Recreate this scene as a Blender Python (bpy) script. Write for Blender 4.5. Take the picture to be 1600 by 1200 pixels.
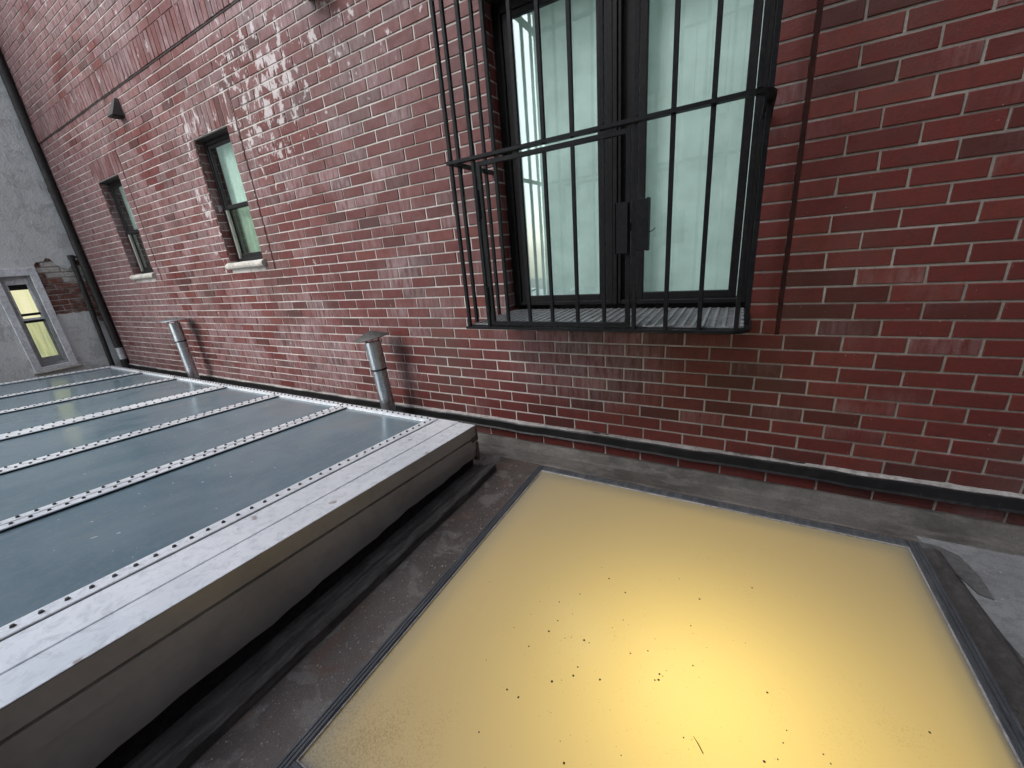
import bpy, bmesh, math, random
from mathutils import Matrix, Vector
random.seed(7)
sc = bpy.context.scene
COL = sc.collection
for o in list(bpy.data.objects): bpy.data.objects.remove(o)

# ------------------------------------------------------------------ camera
RM = ((0.87172110, 0.08459923, -0.48264407), (0.48259303, -0.31886977, 0.81573650), (-0.08488992, -0.94401538, -0.31879250))
cd = bpy.data.cameras.new('camera'); cam = bpy.data.objects.new('camera', cd); COL.objects.link(cam)
m = Matrix(((RM[0][0], -RM[0][1], -RM[0][2], 0.0), (RM[1][0], -RM[1][1], -RM[1][2], -2.0), (RM[2][0], -RM[2][1], -RM[2][2], 1.25), (0, 0, 0, 1)))
cam.matrix_world = m
cd.sensor_width = 36.0; cd.lens = 36 * 613.016 / 1600; cd.clip_start = 0.02; cd.clip_end = 500
sc.camera = cam

# ------------------------------------------------------------------ sky, sun, exposure (overcast courtyard)
SUN_AZ, SUN_EL = math.radians(201), math.radians(46)      # compass-style: direction the light comes from
w = bpy.data.worlds.new('World'); sc.world = w; w.use_nodes = True
wn = w.node_tree.nodes; wl = w.node_tree.links
sky = wn.new('ShaderNodeTexSky'); sky.sky_type = 'NISHITA'; sky.sun_disc = False
sky.sun_elevation = SUN_EL; sky.sun_rotation = SUN_AZ; sky.air_density = 1.0; sky.dust_density = 1.5; sky.ozone_density = 1.0
hs = wn.new('ShaderNodeHueSaturation'); hs.inputs['Saturation'].default_value = 0.5
wl.new(sky.outputs[0], hs.inputs['Color']); wl.new(hs.outputs[0], wn['Background'].inputs[0])
wn['Background'].inputs[1].default_value = 0.15
ld = bpy.data.lights.new('sun', 'SUN'); ld.energy = 0.7; ld.angle = math.radians(40); ld.color = (1.0, 0.98, 0.95)
sun = bpy.data.objects.new('sun', ld); COL.objects.link(sun)
sd = Vector((math.sin(SUN_AZ) * math.cos(SUN_EL), math.cos(SUN_AZ) * math.cos(SUN_EL), math.sin(SUN_EL)))
sun.rotation_euler = (-sd).to_track_quat('-Z', 'Y').to_euler(); sun.location = (-6, -6, 9)
vs = sc.view_settings; vs.view_transform = 'Standard'; vs.look = 'None'; vs.exposure = 1.52; vs.gamma = 1.0; vs.use_curve_mapping = False

# ------------------------------------------------------------------ node / material helpers
class NT:
    def __init__(s, name):
        s.m = bpy.data.materials.new(name); s.m.use_nodes = True; s.t = s.m.node_tree; s.t.nodes.clear()
        s.out = s.t.nodes.new('ShaderNodeOutputMaterial')
    def n(s, typ, ins=None, **kw):
        nd = s.t.nodes.new(typ)
        for k, v in kw.items(): setattr(nd, k, v)
        for k, v in (ins or {}).items():
            if hasattr(v, 'is_output'): s.t.links.new(v, nd.inputs[k])
            else: nd.inputs[k].default_value = v
        return nd
    def math(s, op, a, b=0.0, c=None, clamp=False):
        d = {0: a, 1: b}
        if c is not None: d[2] = c
        return s.n('ShaderNodeMath', d, operation=op, use_clamp=clamp).outputs[0]
    def mix(s, f, a, b, bt='MIX'):
        nd = s.n('ShaderNodeMix', data_type='RGBA', blend_type=bt)
        for i, v in ((0, f), (6, a), (7, b)):
            if hasattr(v, 'is_output'): s.t.links.new(v, nd.inputs[i])
            else: nd.inputs[i].default_value = (tuple(v) + (1,))[:4] if i else v
        return nd.outputs[2]
    def pos(s): return s.n('ShaderNodeNewGeometry').outputs['Position']
    def noise(s, vec, scale, detail=4, rough=0.6, dist=0.0):
        detail = min(detail, 3)
        return s.n('ShaderNodeTexNoise', {'Vector': vec, 'Scale': scale, 'Detail': detail, 'Roughness': rough, 'Distortion': dist}).outputs[0]
    def scl(s, vec, sx, sy, sz): return s.n('ShaderNodeMapping', {'Vector': vec, 'Scale': (sx, sy, sz)}).outputs[0]
    def step(s, v, a, b): return s.n('ShaderNodeMapRange', {'Value': v, 'From Min': a, 'From Max': b}, interpolation_type='SMOOTHSTEP').outputs[0]
    def rng(s, v, a, b, c, d): return s.n('ShaderNodeMapRange', {'Value': v, 'From Min': a, 'From Max': b, 'To Min': c, 'To Max': d}).outputs[0]
    def bump(s, h, strength, dist): return s.n('ShaderNodeBump', {'Height': h, 'Strength': strength, 'Distance': dist}).outputs[0]
    def fin(s, color, rough, metal=0.0, normal=None, spec=0.5, **kw):
        ins = {'Base Color': color if hasattr(color, 'is_output') else (tuple(color) + (1,))[:4], 'Roughness': rough, 'Metallic': metal, 'Specular IOR Level': spec}
        if normal is not None: ins['Normal'] = normal
        ins.update(kw)
        p = s.n('ShaderNodeBsdfPrincipled', ins); s.t.links.new(p.outputs[0], s.out.inputs[0]); return s.m

def mottled(name, c1, c2, c3, rough=(0.5, 0.8), metal=0.0, s1=1.5, s2=12, s3=70, bump=0.4, bd=0.004, spec=0.4, streak=None):
    t = NT(name); P = t.pos()
    if streak: P2 = t.scl(P, *streak)
    else: P2 = P
    a = t.step(t.noise(P, s1, 5), 0.35, 0.65); b = t.step(t.noise(P2, s2, 6, 0.65), 0.42, 0.68); c = t.noise(P, s3, 4, 0.7)
    col = t.mix(a, c1, c2); col = t.mix(t.math('MULTIPLY', b, 0.6), col, c3)
    col = t.mix(0.55, col, t.n('ShaderNodeCombineColor', {0: t.rng(c, .2, .8, .5, 1.5), 1: t.rng(c, .2, .8, .5, 1.5), 2: t.rng(c, .2, .8, .5, 1.5)}).outputs[0], 'MULTIPLY')
    r = t.rng(t.noise(P, s2 * 1.7, 4), .3, .7, rough[0], rough[1])
    h = t.math('ADD', t.math('MULTIPLY', b, .5), c)
    return t.fin(col, r, metal, t.bump(h, bump, bd), spec)

M = {}
# --- brick
def brick_mat(name, dark=1.0):
    t = NT(name); P = t.pos(); g = t.n('ShaderNodeNewGeometry'); oi = t.n('ShaderNodeObjectInfo')
    sep = t.n('ShaderNodeSeparateXYZ', {0: P}); X, Z = sep.outputs[0], sep.outputs[2]
    rnd = t.math('FRACT', t.math('ADD', g.outputs['Random Per Island'], oi.outputs['Random']))
    rnd2 = t.math('FRACT', t.math('MULTIPLY', rnd, 17.37)); rnd3 = t.math('FRACT', t.math('MULTIPLY', rnd, 57.1))
    cr = t.n('ShaderNodeValToRGB', {0: rnd}); e = cr.color_ramp; e.interpolation = 'LINEAR'
    e.elements[0].position = 0; e.elements[0].color = (.095 * dark, .023 * dark, .019 * dark, 1); e.elements[1].position = 1; e.elements[1].color = (.19 * dark, .045 * dark, .034 * dark, 1)
    x = e.elements.new(.06); x.color = (.085 * dark, .026 * dark, .021 * dark, 1); x = e.elements.new(.16); x.color = (.135 * dark, .027 * dark, .023 * dark, 1); x = e.elements.new(.8); x.color = (.16 * dark, .033 * dark, .027 * dark, 1)
    fine = t.noise(P, 130, 5, .7); mid = t.noise(P, 22, 5, .6)
    col = t.mix(t.rng(mid, .35, .7, 0, .45), cr.outputs[0], (.075 * dark, .022 * dark, .018 * dark))
    def blob(cx, cz, sx, sz):
        a = t.math('POWER', t.math('DIVIDE', t.math('SUBTRACT', X, cx), sx), 2.0); b = t.math('POWER', t.math('DIVIDE', t.math('SUBTRACT', Z, cz), sz), 2.0)
        return t.math('SUBTRACT', 1.0, t.math('ADD', a, b), clamp=True)
    # pale mineral film: broad drifts, stronger on some bricks, in vertical streaks
    streak = t.noise(t.scl(P, 38, 38, 7), 1.0, 5, .7)
    drift = t.noise(t.scl(P, .9, .9, 1.3), 1.0, 4, .6)
    left = t.rng(X, -7.5, .8, .28, -.10)
    film = t.step(t.math('ADD', t.math('ADD', drift, left), t.math('MULTIPLY', t.math('SUBTRACT', rnd2, .5), .22)), .46, .72)
    pat = blob(-.72, .62, .55, .30); film = t.math('MAXIMUM', film, t.math('MULTIPLY', pat, t.rng(rnd2, 0.0, 1.0, .35, 1.0)))
    film = t.math('MULTIPLY', film, t.step(streak, .28, .66))
    col = t.mix(t.math('MULTIPLY', film, .66), col, (.40 * dark, .30 * dark, .30 * dark))
    # dirt: grey-brown soot patches
    soot = t.math('MULTIPLY', t.step(t.noise(t.scl(P, 1.6, 1.6, 1.1), 1.0, 5), .5, .72), .5)
    col = t.mix(soot, col, (.085, .050, .040))
    # heavy white salt beside and over the near small window
    sal = t.math('ADD', blob(-3.05, 2.35, .62, .75), t.math('MULTIPLY', blob(-3.9, 2.4, .4, .28), .9)); sal = t.math('ADD', sal, t.math('MULTIPLY', blob(-4.12, 1.85, .16, .7), .9))
    sal = t.math('ADD', sal, t.math('MULTIPLY', blob(-2.2, 2.5, .9, .5), .6)); sal = t.math('ADD', sal, t.math('MULTIPLY', blob(-5.0, 3.4, 2.4, 1.2), .35)); sal = t.math('SUBTRACT', sal, t.rng(X, -2.0, -.6, 0.0, .5))
    spots = t.step(t.math('ADD', t.noise(t.scl(P, 13, 13, 8), 1.0, 6, .72), t.math('MULTIPLY', sal, .17)), .665, .745)
    col = t.mix(t.math('MULTIPLY', spots, .66), col, (.60, .57, .565))
    # chips and paint flecks
    fl = t.step(t.noise(P, 85, 2, .5), .745, .77)
    col = t.mix(t.math('MULTIPLY', fl, .55), col, (.50, .44, .41))
    col = t.mix(.4, col, t.n('ShaderNodeCombineColor', {0: t.rng(fine, .25, .75, .6, 1.4), 1: t.rng(fine, .25, .75, .6, 1.4), 2: t.rng(fine, .25, .75, .6, 1.4)}).outputs[0], 'MULTIPLY')
    r = t.rng(mid, .3, .7, .40, .62)
    return t.fin(col, r, 0, t.bump(t.math('ADD', fine, t.math('MULTIPLY', mid, .8)), .45, .003), .38)
M['brick'] = brick_mat('brick_face', .80)
M['old_brick'] = mottled('old_common_brick', (.20, .075, .05), (.11, .05, .035), (.30, .27, .23), (.7, .95), s1=7, s2=16, s3=60, bump=.9, bd=.01)
t = NT('mortar_joint'); P = t.pos(); sp = t.n('ShaderNodeSeparateXYZ', {0: P})
nz = t.noise(P, 90, 5, .7); nb = t.noise(P, 2.2, 5)
c = t.mix(t.math('ADD', t.rng(sp.outputs[0], -1.2, .6, .55, -.25), t.math('MULTIPLY', t.step(nb, .35, .68), .5), clamp=True), (.235, .215, .192), (.60, .57, .535)); c = t.mix(t.math('MULTIPLY', t.step(t.noise(P, 9, 5), .5, .75), .6), c, (.22, .195, .175))  # whiter left, greyer right: the fall of light is painted into the mortar
c = t.mix(.35, c, t.n('ShaderNodeCombineColor', {0: nz, 1: nz, 2: nz}).outputs[0], 'OVERLAY')
M['mortar'] = t.fin(c, .9, 0, t.bump(nz, .6, .004), .2)
M['lintel'] = mottled('dark_lintel', (.022, .02, .018), (.03, .026, .022), (.045, .035, .028), (.6, .9))
M['sealant'] = mottled('dark_sealant', (.034, .014, .012), (.045, .018, .015), (.02, .011, .010), (.6, .9), spec=.1)
# --- roof and membranes
t = NT('roof_membrane'); P = t.pos()
n1 = t.noise(P, 1.3, 6, .62, .4); n2 = t.noise(P, 7, 7, .68, .3); n3 = t.noise(P, 110, 3, .6); n4 = t.noise(P, 320, 2, .5)
c = t.mix(t.step(n1, .4, .62), (.078, .064, .056), (.130, .110, .098)); c = t.mix(t.math('MULTIPLY', t.step(n2, .52, .60), .55), c, (.21, .195, .18))
c = t.mix(t.math('MULTIPLY', t.step(t.noise(P, 4.5, 5, .6, .8), .56, .66), .6), c, (.13, .075, .05)); c = t.mix(t.math('MULTIPLY', t.step(n3, .62, .72), .6), c, (.32, .30, .28))
c = t.mix(t.math('MULTIPLY', t.step(n4, .35, .6), .35), c, (.03, .027, .025))
M['roof'] = t.fin(c, t.rng(n2, .4, .65, .75, .38), 0, t.bump(t.math('ADD', n3, n2), .5, .004), .4)
M['cant'] = mottled('cant_membrane', (.060, .054, .048), (.105, .096, .086), (.17, .155, .14), (.55, .85), s1=3, s2=20, s3=120, bump=.5, streak=(.35, 1, 1))
M['sheet'] = mottled('grey_cap_sheet', (.20, .205, .205), (.25, .255, .25), (.15, .15, .148), (.7, .95), s1=4, s2=30, s3=260, bump=.5, bd=.003)
M['dark_sheet'] = mottled('dark_membrane', (.045, .042, .039), (.065, .06, .055), (.10, .095, .088), (.45, .8), s1=4, s2=24, s3=200, bump=.5)
M['ledge'] = mottled('tarred_timber', (.040, .037, .034), (.060, .056, .051), (.13, .122, .112), (.6, .9), s1=5, s2=34, s3=190, bump=.5, bd=.003, streak=(1, .2, 1))
M['patch_sheet'] = mottled('worn_membrane', (.085, .083, .08), (.11, .108, .104), (.15, .147, .142), (.6, .9), s1=6, s2=30, s3=200, bump=.5)
M['tar'] = mottled('black_tar', (.008, .008, .008), (.016, .015, .014), (.03, .028, .026), (.4, .8), s1=4, s2=30, s3=120, bump=.6)
t = NT('black_flashing'); P = t.pos(); dr = t.noise(t.scl(P, 45, 45, 5), 1.0, 4, .7); c = t.mix(t.step(dr, .64, .74), (.010, .010, .011), (.14, .135, .13)); c = t.mix(t.math('MULTIPLY', t.step(t.noise(P, 12, 5), .5, .7), .5), c, (.03, .027, .025))
M['flash'] = t.fin(c, t.rng(t.noise(P, 40), .3, .7, .3, .6), 0, t.bump(t.noise(P, 35, 5), .4, .003), .5)
M['caulk'] = mottled('white_caulk', (.40, .38, .36), (.30, .28, .26), (.15, .12, .11), (.7, .9), s1=4, s2=30, s3=150, bump=.7)
# --- metals
def alu(name, c1, c2, c3, r0, r1, streak=(1, .15, 1), metal=.55):
    t = NT(name); P = t.pos(); a = t.noise(P, 2.2, 6, .65); b = t.noise(t.scl(P, *streak), 40, 5, .7); d = t.noise(P, 26, 6, .72, .6); q = t.noise(P, 160, 3)
    c = t.mix(t.step(a, .35, .65), c1, c2); c = t.mix(t.math('MULTIPLY', t.step(d, .42, .72), .65), c, c3); c = t.mix(t.math('MULTIPLY', t.step(b, .5, .75), .12), c, c3)
    c = t.mix(t.math('MULTIPLY', t.step(t.noise(P, 11, 4, .5), .70, .745), .6), c, (.16, .08, .045))
    return t.fin(c, t.math('ADD', t.rng(d, .3, .7, r0, r1), t.math('MULTIPLY', t.step(b, .4, .7), .08)), metal, t.bump(t.math('ADD', t.math('MULTIPLY', b, .6), q), .12, .002))
M['alu'] = alu('weathered_aluminium', (.70, .74, .76), (.86, .89, .90), (.46, .49, .51), .30, .55, metal=.35)
M['alu_side'] = mottled('shade_toned_aluminium', (.50, .485, .45), (.56, .54, .50), (.42, .39, .34), (.28, .38), .62, s1=1.6, s2=3, s3=6, bump=.015, bd=.002, spec=.5)  # same metal as the top, with side shade and panel glow in its colour
M['galv'] = alu('galvanised_steel', (.48, .52, .54), (.60, .63, .65), (.30, .32, .34), .22, .42, (1, 1, .1), .95)
M['galv_dark'] = alu('stained_galvanised', (.07, .068, .065), (.12, .118, .112), (.04, .036, .032), .4, .6, (1, 1, 1), .5)
M['rusty'] = mottled('rusty_flashing', (.11, .085, .065), (.17, .14, .11), (.09, .05, .03), (.5, .8), .3, s1=9, s2=30)
M['screw'] = mottled('dark_screw', (.05, .05, .052), (.08, .08, .08), (.12, .11, .1), (.35, .6), .7)
M['iron'] = mottled('black_painted_iron', (.005, .0058, .0068), (.0075, .0085, .010), (.018, .017, .017), (.4, .62), 0, s1=6, s2=60, s3=220, bump=.25, bd=.001, spec=.16)
M['bronze'] = mottled('dark_window_frame', (.011, .011, .012), (.014, .014, .015), (.022, .021, .02), (.35, .55), 0, s1=3, s2=40, s3=200, bump=.06, spec=.18)
M['grate'] = mottled('grey_grate_steel', (.26, .265, .27), (.36, .365, .37), (.12, .12, .12), (.35, .6), .5, s1=5, s2=40, s3=200)
M['rubber'] = mottled('hatch_frame_grey', (.042, .046, .050), (.060, .065, .069), (.11, .114, .117), (.45, .7), 0, s1=4, s2=55, s3=240, bump=.3, streak=(1, .12, 1))
M['pipe_black'] = mottled('black_cast_pipe', (.014, .013, .012), (.022, .02, .018), (.04, .034, .03), (.45, .7), 0, s1=4, s2=20)
M['fixture'] = mottled('dark_fixture', (.025, .023, .021), (.035, .032, .03), (.06, .055, .05), (.4, .6))
# --- masonry and paint
M['stone'] = mottled('limestone_sill', (.42, .40, .355), (.52, .50, .45), (.25, .235, .2), (.75, .95), s1=6, s2=22, s3=90, bump=.5)
t = NT('grey_stucco'); P = t.pos(); n1 = t.noise(P, .9, 6, .62); n2 = t.noise(P, 6, 7, .7, .5); n3 = t.noise(P, 55, 6, .75); n5 = t.noise(t.scl(P, 1, 5, .5), 2.0, 5, .6)
c = t.mix(t.step(n1, .35, .65), (.57, .58, .555), (.66, .67, .645)); c = t.mix(t.math('MULTIPLY', t.step(n2, .5, .66), .5), c, (.34, .335, .31)); c = t.mix(t.math('MULTIPLY', t.step(n5, .55, .75), .35), c, (.26, .255, .235))
M['stucco'] = t.fin(c, .92, 0, t.bump(t.math('ADD', t.math('MULTIPLY', n2, 1.6), n3), .7, .012), .2)
M['white_paint'] = mottled('old_white_paint', (.60, .62, .63), (.70, .71, .71), (.40, .39, .37), (.5, .75), s1=5, s2=25, s3=90, bump=.3)
M['grey_paint'] = mottled('grey_timber', (.28, .285, .28), (.35, .355, .35), (.17, .165, .155), (.6, .85), s1=5, s2=25, s3=90, bump=.3)
M['silver_tape'] = mottled('silver_tape', (.6, .64, .66), (.7, .73, .74), (.4, .42, .43), (.3, .5), .5)
# --- glass and panels
def glass(name, tint, ior=1.5, rough=.015):
    t = NT(name); P = t.pos(); fc = t.n('ShaderNodeLayerWeight', {'Blend': .5}).outputs['Facing']; fr = t.math('ADD', t.math('MULTIPLY', t.math('POWER', fc, 5.0), .85), .062); nb = t.bump(t.noise(P, 3.0, 2), .03, .01)
    tr = t.n('ShaderNodeBsdfTransparent', {'Color': tuple(tint) + (1,)}); gl = t.n('ShaderNodeBsdfGlossy', {'Color': (.9, .97, .95, 1), 'Roughness': rough, 'Normal': nb})
    mx = t.n('ShaderNodeMixShader', {0: t.math('MULTIPLY', fr, 2.2, clamp=True), 1: tr.outputs[0], 2: gl.outputs[0]})
    t.t.links.new(mx.outputs[0], t.out.inputs[0]); return t.m
M['glass'] = glass('green_window_glass', (.915, .97, .957))
M['glass_small'] = glass('small_window_glass', (.90, .965, .93))
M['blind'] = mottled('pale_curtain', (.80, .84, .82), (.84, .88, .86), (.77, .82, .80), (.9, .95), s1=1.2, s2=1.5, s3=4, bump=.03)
M['blind_green'] = mottled('green_curtain', (.44, .52, .40), (.5, .56, .43), (.40, .46, .36), (.9, .95), s1=2, s2=5, s3=20, bump=.05, streak=(6, 1, .3))
nt = M['blind'].node_tree; pb = [n for n in nt.nodes if n.type == 'BSDF_PRINCIPLED'][0]; pb.inputs['Emission Color'].default_value = (.62, .86, .78, 1); pb.inputs['Emission Strength'].default_value = .06   # curtain itself set to glow, in place of room light behind it
M['room_dark'] = mottled('dark_room', (.10, .11, .10), (.12, .13, .12), (.08, .085, .08), (.9, .95))
t = NT('lit_window_pane'); P = t.pos(); e = t.n('ShaderNodeEmission', {'Color': t.mix(t.step(t.noise(t.scl(P, 1, 9, .6), 1.6, 4), .4, .6), (1.0, .93, .62), (.86, .88, .50)), 'Strength': .33}); g2 = t.n('ShaderNodeBsdfGlossy', {'Roughness': .03})
mx = t.n('ShaderNodeMixShader', {0: .06, 1: e.outputs[0], 2: g2.outputs[0]}); t.t.links.new(mx.outputs[0], t.out.inputs[0]); M['lit'] = t.m
t = NT('dim_window_pane'); P = t.pos(); e = t.n('ShaderNodeEmission', {'Color': t.mix(t.step(t.noise(t.scl(P, 1, 14, 1.2), 1.6, 3), .35, .65), (.74, .76, .40), (.50, .55, .28)), 'Strength': .26}); g2 = t.n('ShaderNodeBsdfGlossy', {'Roughness': .03})
mx = t.n('ShaderNodeMixShader', {0: .08, 1: e.outputs[0], 2: g2.outputs[0]}); t.t.links.new(mx.outputs[0], t.out.inputs[0]); M['dim'] = t.m
t = NT('skylight_glass'); P = t.pos()
d1 = t.noise(P, 2.0, 6, .65, .6); d2 = t.noise(P, 60, 5, .75); d3 = t.noise(t.scl(P, 8, 2.2, 1), 2.0, 6, .7, 1.2); sp = t.step(t.noise(P, 34, 2, .5), .735, .755)
c = t.mix(t.step(d1, .3, .7), (.105, .160, .190), (.150, .205, .232)); c = t.mix(t.math('MULTIPLY', t.step(d2, .45, .72), .40), c, (.17, .225, .25)); c = t.mix(t.math('MULTIPLY', t.step(d3, .50, .72), .45), c, (.17, .20, .215)); run = t.noise(t.scl(P, 14, .8, 1), 2.0, 3, .7); c = t.mix(t.math('MULTIPLY', t.step(run, .52, .70), .28), c, (.20, .22, .225)); c = t.mix(t.math('MULTIPLY', t.step(t.math('ADD', t.noise(P, 3.1, 3, .7), t.rng(t.n('ShaderNodeSeparateXYZ', {0: P}).outputs[1], -1.2, -.33, -.1, .16)), .52, .68), .35), c, (.19, .20, .195)); c = t.mix(t.math('MULTIPLY', sp, .6), c, (.5, .53, .54))
M['sky_glass'] = t.fin(c, t.rng(d1, .3, .7, .13, .24), 0, t.bump(d2, .03, .002), .42)
t = NT('yellow_acrylic'); P = t.pos()
d1 = t.noise(P, 1.6, 2, .5); d2 = t.noise(P, 210, 3, .75); d3 = t.noise(P, 5, 3, .6); sx = t.n('ShaderNodeSeparateXYZ', {0: P})
grime = t.math('ADD', t.math('MULTIPLY', t.math('MULTIPLY', t.step(sx.outputs[1], -1.3, -1.8), t.step(sx.outputs[0], -.3, -.8)), .2), t.math('MULTIPLY', t.math('SUBTRACT', d3, .62), .45))
dirt = t.math('MULTIPLY', t.step(t.math('ADD', d2, grime), .55, .85), .55)
c = t.mix(d1, (.345, .33, .275), (.36, .34, .265)); c = t.mix(dirt, c, (.16, .125, .075))
tc = t.mix(dirt, (.92, .77, .35), (.42, .32, .14))
df = t.n('ShaderNodeBsdfDiffuse', {'Color': c}); tl = t.n('ShaderNodeBsdfTranslucent', {'Color': tc}); gl = t.n('ShaderNodeBsdfGlossy', {'Color': (1, 1, 1, 1), 'Roughness': .27})
m1 = t.n('ShaderNodeMixShader', {0: .45, 1: df.outputs[0], 2: tl.outputs[0]}); fr = t.n('ShaderNodeFresnel', {'IOR': 1.45})
m2 = t.n('ShaderNodeMixShader', {0: fr.outputs[0], 1: m1.outputs[0], 2: gl.outputs[0]}); t.t.links.new(m2.outputs[0], t.out.inputs[0]); M['acrylic'] = t.m
M['shaft'] = mottled('white_shaft', (.30, .27, .20), (.34, .30, .22), (.25, .22, .16), (.8, .95))
M['speck'] = mottled('dark_speck', (.035, .025, .015), (.05, .035, .02), (.08, .06, .03), (.4, .8))
M['grit'] = mottled('pale_grit', (.30, .28, .25), (.42, .40, .37), (.16, .14, .12), (.8, .95))
M['far_brick'] = mottled('opposite_brick', (.28, .255, .225), (.33, .30, .265), (.38, .36, .33), (.8, .95), s1=.8, s2=5)
M['far_stone'] = mottled('opposite_trim', (.34, .33, .30), (.4, .39, .36), (.25, .24, .22), (.8, .95))
M['far_glass'] = mottled('opposite_glass', (.04, .05, .05), (.06, .07, .07), (.03, .035, .035), (.08, .15), s1=.5)

# ------------------------------------------------------------------ mesh helpers
class MB:
    def __init__(s): s.v = []; s.f = []; s.sm = False
    def add(s, vs, fs):
        o = len(s.v); s.v += [tuple(p) for p in vs]; s.f += [tuple(i + o for i in f) for f in fs]; return s
    def box(s, x0, x1, y0, y1, z0, z1):
        return s.add([(x0,y0,z0),(x1,y0,z0),(x1,y1,z0),(x0,y1,z0),(x0,y0,z1),(x1,y0,z1),(x1,y1,z1),(x0,y1,z1)], [(0,3,2,1),(4,5,6,7),(0,1,5,4),(1,2,6,5),(2,3,7,6),(3,0,4,7)])
    def cbox(s, x0, x1, y0, y1, z0, z1, b=.002):          # box with chamfered edges
        X, Y, Z = (x0, x1), (y0, y1), (z0, z1); vs = []; idx = {}
        for i in (0, 1):
            for j in (0, 1):
                for k in (0, 1):
                    a = (1, -1)[i] * b; c2 = (1, -1)[j] * b; d = (1, -1)[k] * b
                    idx[i,j,k,0] = len(vs); vs.append((X[i], Y[j] + c2, Z[k] + d))
                    idx[i,j,k,1] = len(vs); vs.append((X[i] + a, Y[j], Z[k] + d))
                    idx[i,j,k,2] = len(vs); vs.append((X[i] + a, Y[j] + c2, Z[k]))
        g = lambda *q: idx[q]; fs = []
        for i in (0, 1):
            q = [g(i,0,0,0), g(i,1,0,0), g(i,1,1,0), g(i,0,1,0)]; fs.append(q if i else q[::-1])
            q = [g(0,i,0,1), g(1,i,0,1), g(1,i,1,1), g(0,i,1,1)]; fs.append(q[::-1] if i else q)
            q = [g(0,0,i,2), g(1,0,i,2), g(1,1,i,2), g(0,1,i,2)]; fs.append(q if i else q[::-1])
        for j in (0, 1):
            for k in (0, 1):
                fs.append([g(0,j,k,1), g(1,j,k,1), g(1,j,k,2), g(0,j,k,2)]); fs.append([g(j,0,k,0), g(j,1,k,0), g(j,1,k,2), g(j,0,k,2)]); fs.append([g(j,k,0,0), g(j,k,1,0), g(j,k,1,1), g(j,k,0,1)])
        for i in (0, 1):
            for j in (0, 1):
                for k in (0, 1): fs.append([g(i,j,k,0), g(i,j,k,1), g(i,j,k,2)])
        return s.add(vs, fs)
    def tube(s, pts, r, n=10, cap=True):
        pts = [Vector(p) for p in pts]; rings = []
        rr = r if isinstance(r, (list, tuple)) else [r] * len(pts)
        o = len(s.v)
        for i, p in enumerate(pts):
            d = (pts[min(i + 1, len(pts) - 1)] - pts[max(i - 1, 0)]).normalized()
            a = d.cross(Vector((0, 1, 0)) if abs(d.y) < .9 else Vector((1, 0, 0))).normalized(); b = d.cross(a)
            for k in range(n): s.v.append(tuple(p + (a * math.cos(2 * math.pi * k / n) + b * math.sin(2 * math.pi * k / n)) * rr[i]))
        for i in range(len(pts) - 1):
            for k in range(n): s.f.append((o + i * n + k, o + i * n + (k + 1) % n, o + (i + 1) * n + (k + 1) % n, o + (i + 1) * n + k))
        if cap: s.f.append(tuple(o + k for k in range(n))[::-1]); s.f.append(tuple(o + (len(pts) - 1) * n + k for k in range(n)))
        s.sm = True; return s
    def sheet(s, pts, th):                                  # flat polygon (x,y,z) with thickness downwards
        n = len(pts); return s.add([(x, y, z) for x, y, z in pts] + [(x, y, z - th) for x, y, z in pts], [tuple(range(n)), tuple(range(2 * n - 1, n - 1, -1))] + [(i, i + n, (i + 1) % n + n, (i + 1) % n) for i in range(n)])
    def mesh(s, name, mat):
        me = bpy.data.meshes.new(name); me.from_pydata(s.v, [], s.f); me.materials.append(M[mat] if isinstance(mat, str) else mat)
        bm = bmesh.new(); bm.from_mesh(me); bmesh.ops.recalc_face_normals(bm, faces=bm.faces); bm.to_mesh(me); bm.free()
        if s.sm:
            me.polygons.foreach_set('use_smooth', [True] * len(me.polygons)); me.set_sharp_from_angle(angle=math.radians(40))
        me.update(); return me
    def obj(s, name, mat, parent=None, **props): return link(name, s.mesh(name, mat), parent, **props)
def link(name, me, parent=None, loc=None, **props):
    o = bpy.data.objects.new(name, me); COL.objects.link(o); o.parent = parent
    if loc is not None: o.location = loc
    for k, v in props.items(): o[k] = v
    return o
def thing(name, label, cat, group=None, loc=(0, 0, 0)):
    o = bpy.data.objects.new(name, None); COL.objects.link(o); o['label'] = label; o['category'] = cat; o.empty_display_size = .1
    if group: o['group'] = group
    return o
C0 = Vector((0, -2, 1.25))
def px(p):                                                  # where a point falls in the photograph (used only to rank pieces by size)
    d = Vector(p) - C0; q = [sum(RM[i][k] * d[i] for i in range(3)) for k in range(3)]
    if q[2] < .05: return None
    return 800 + 613 * q[0] / q[2], 600 + 613 * q[1] / q[2], q[2]
def inview(p, mg=40):
    q = px(p); return q is not None and -mg < q[0] < 1600 + mg and -mg < q[1] < 1200 + mg

# ------------------------------------------------------------------ roof deck
HX0, HX1, HY0, HY1, HZ = -.885, .655, -1.80, -.295, .12     # yellow rooflight, outer size
RZ = .02
def gridquads(b, xs, ys, z, skip):
    for i in range(len(xs) - 1):
        for j in range(len(ys) - 1):
            if not skip(i, j): b.add([(xs[i], ys[j], z), (xs[i+1], ys[j], z), (xs[i+1], ys[j+1], z), (xs[i], ys[j+1], z)], [(0, 1, 2, 3)])
b = MB(); gridquads(b, [-14, HX0 + .07, HX1 - .07, 9], [-14, HY0 + .07, HY1 - .07, 0.3], RZ, lambda i, j: i == 1 and j == 1)
b.obj('roof_deck', 'roof', kind='structure')
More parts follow.
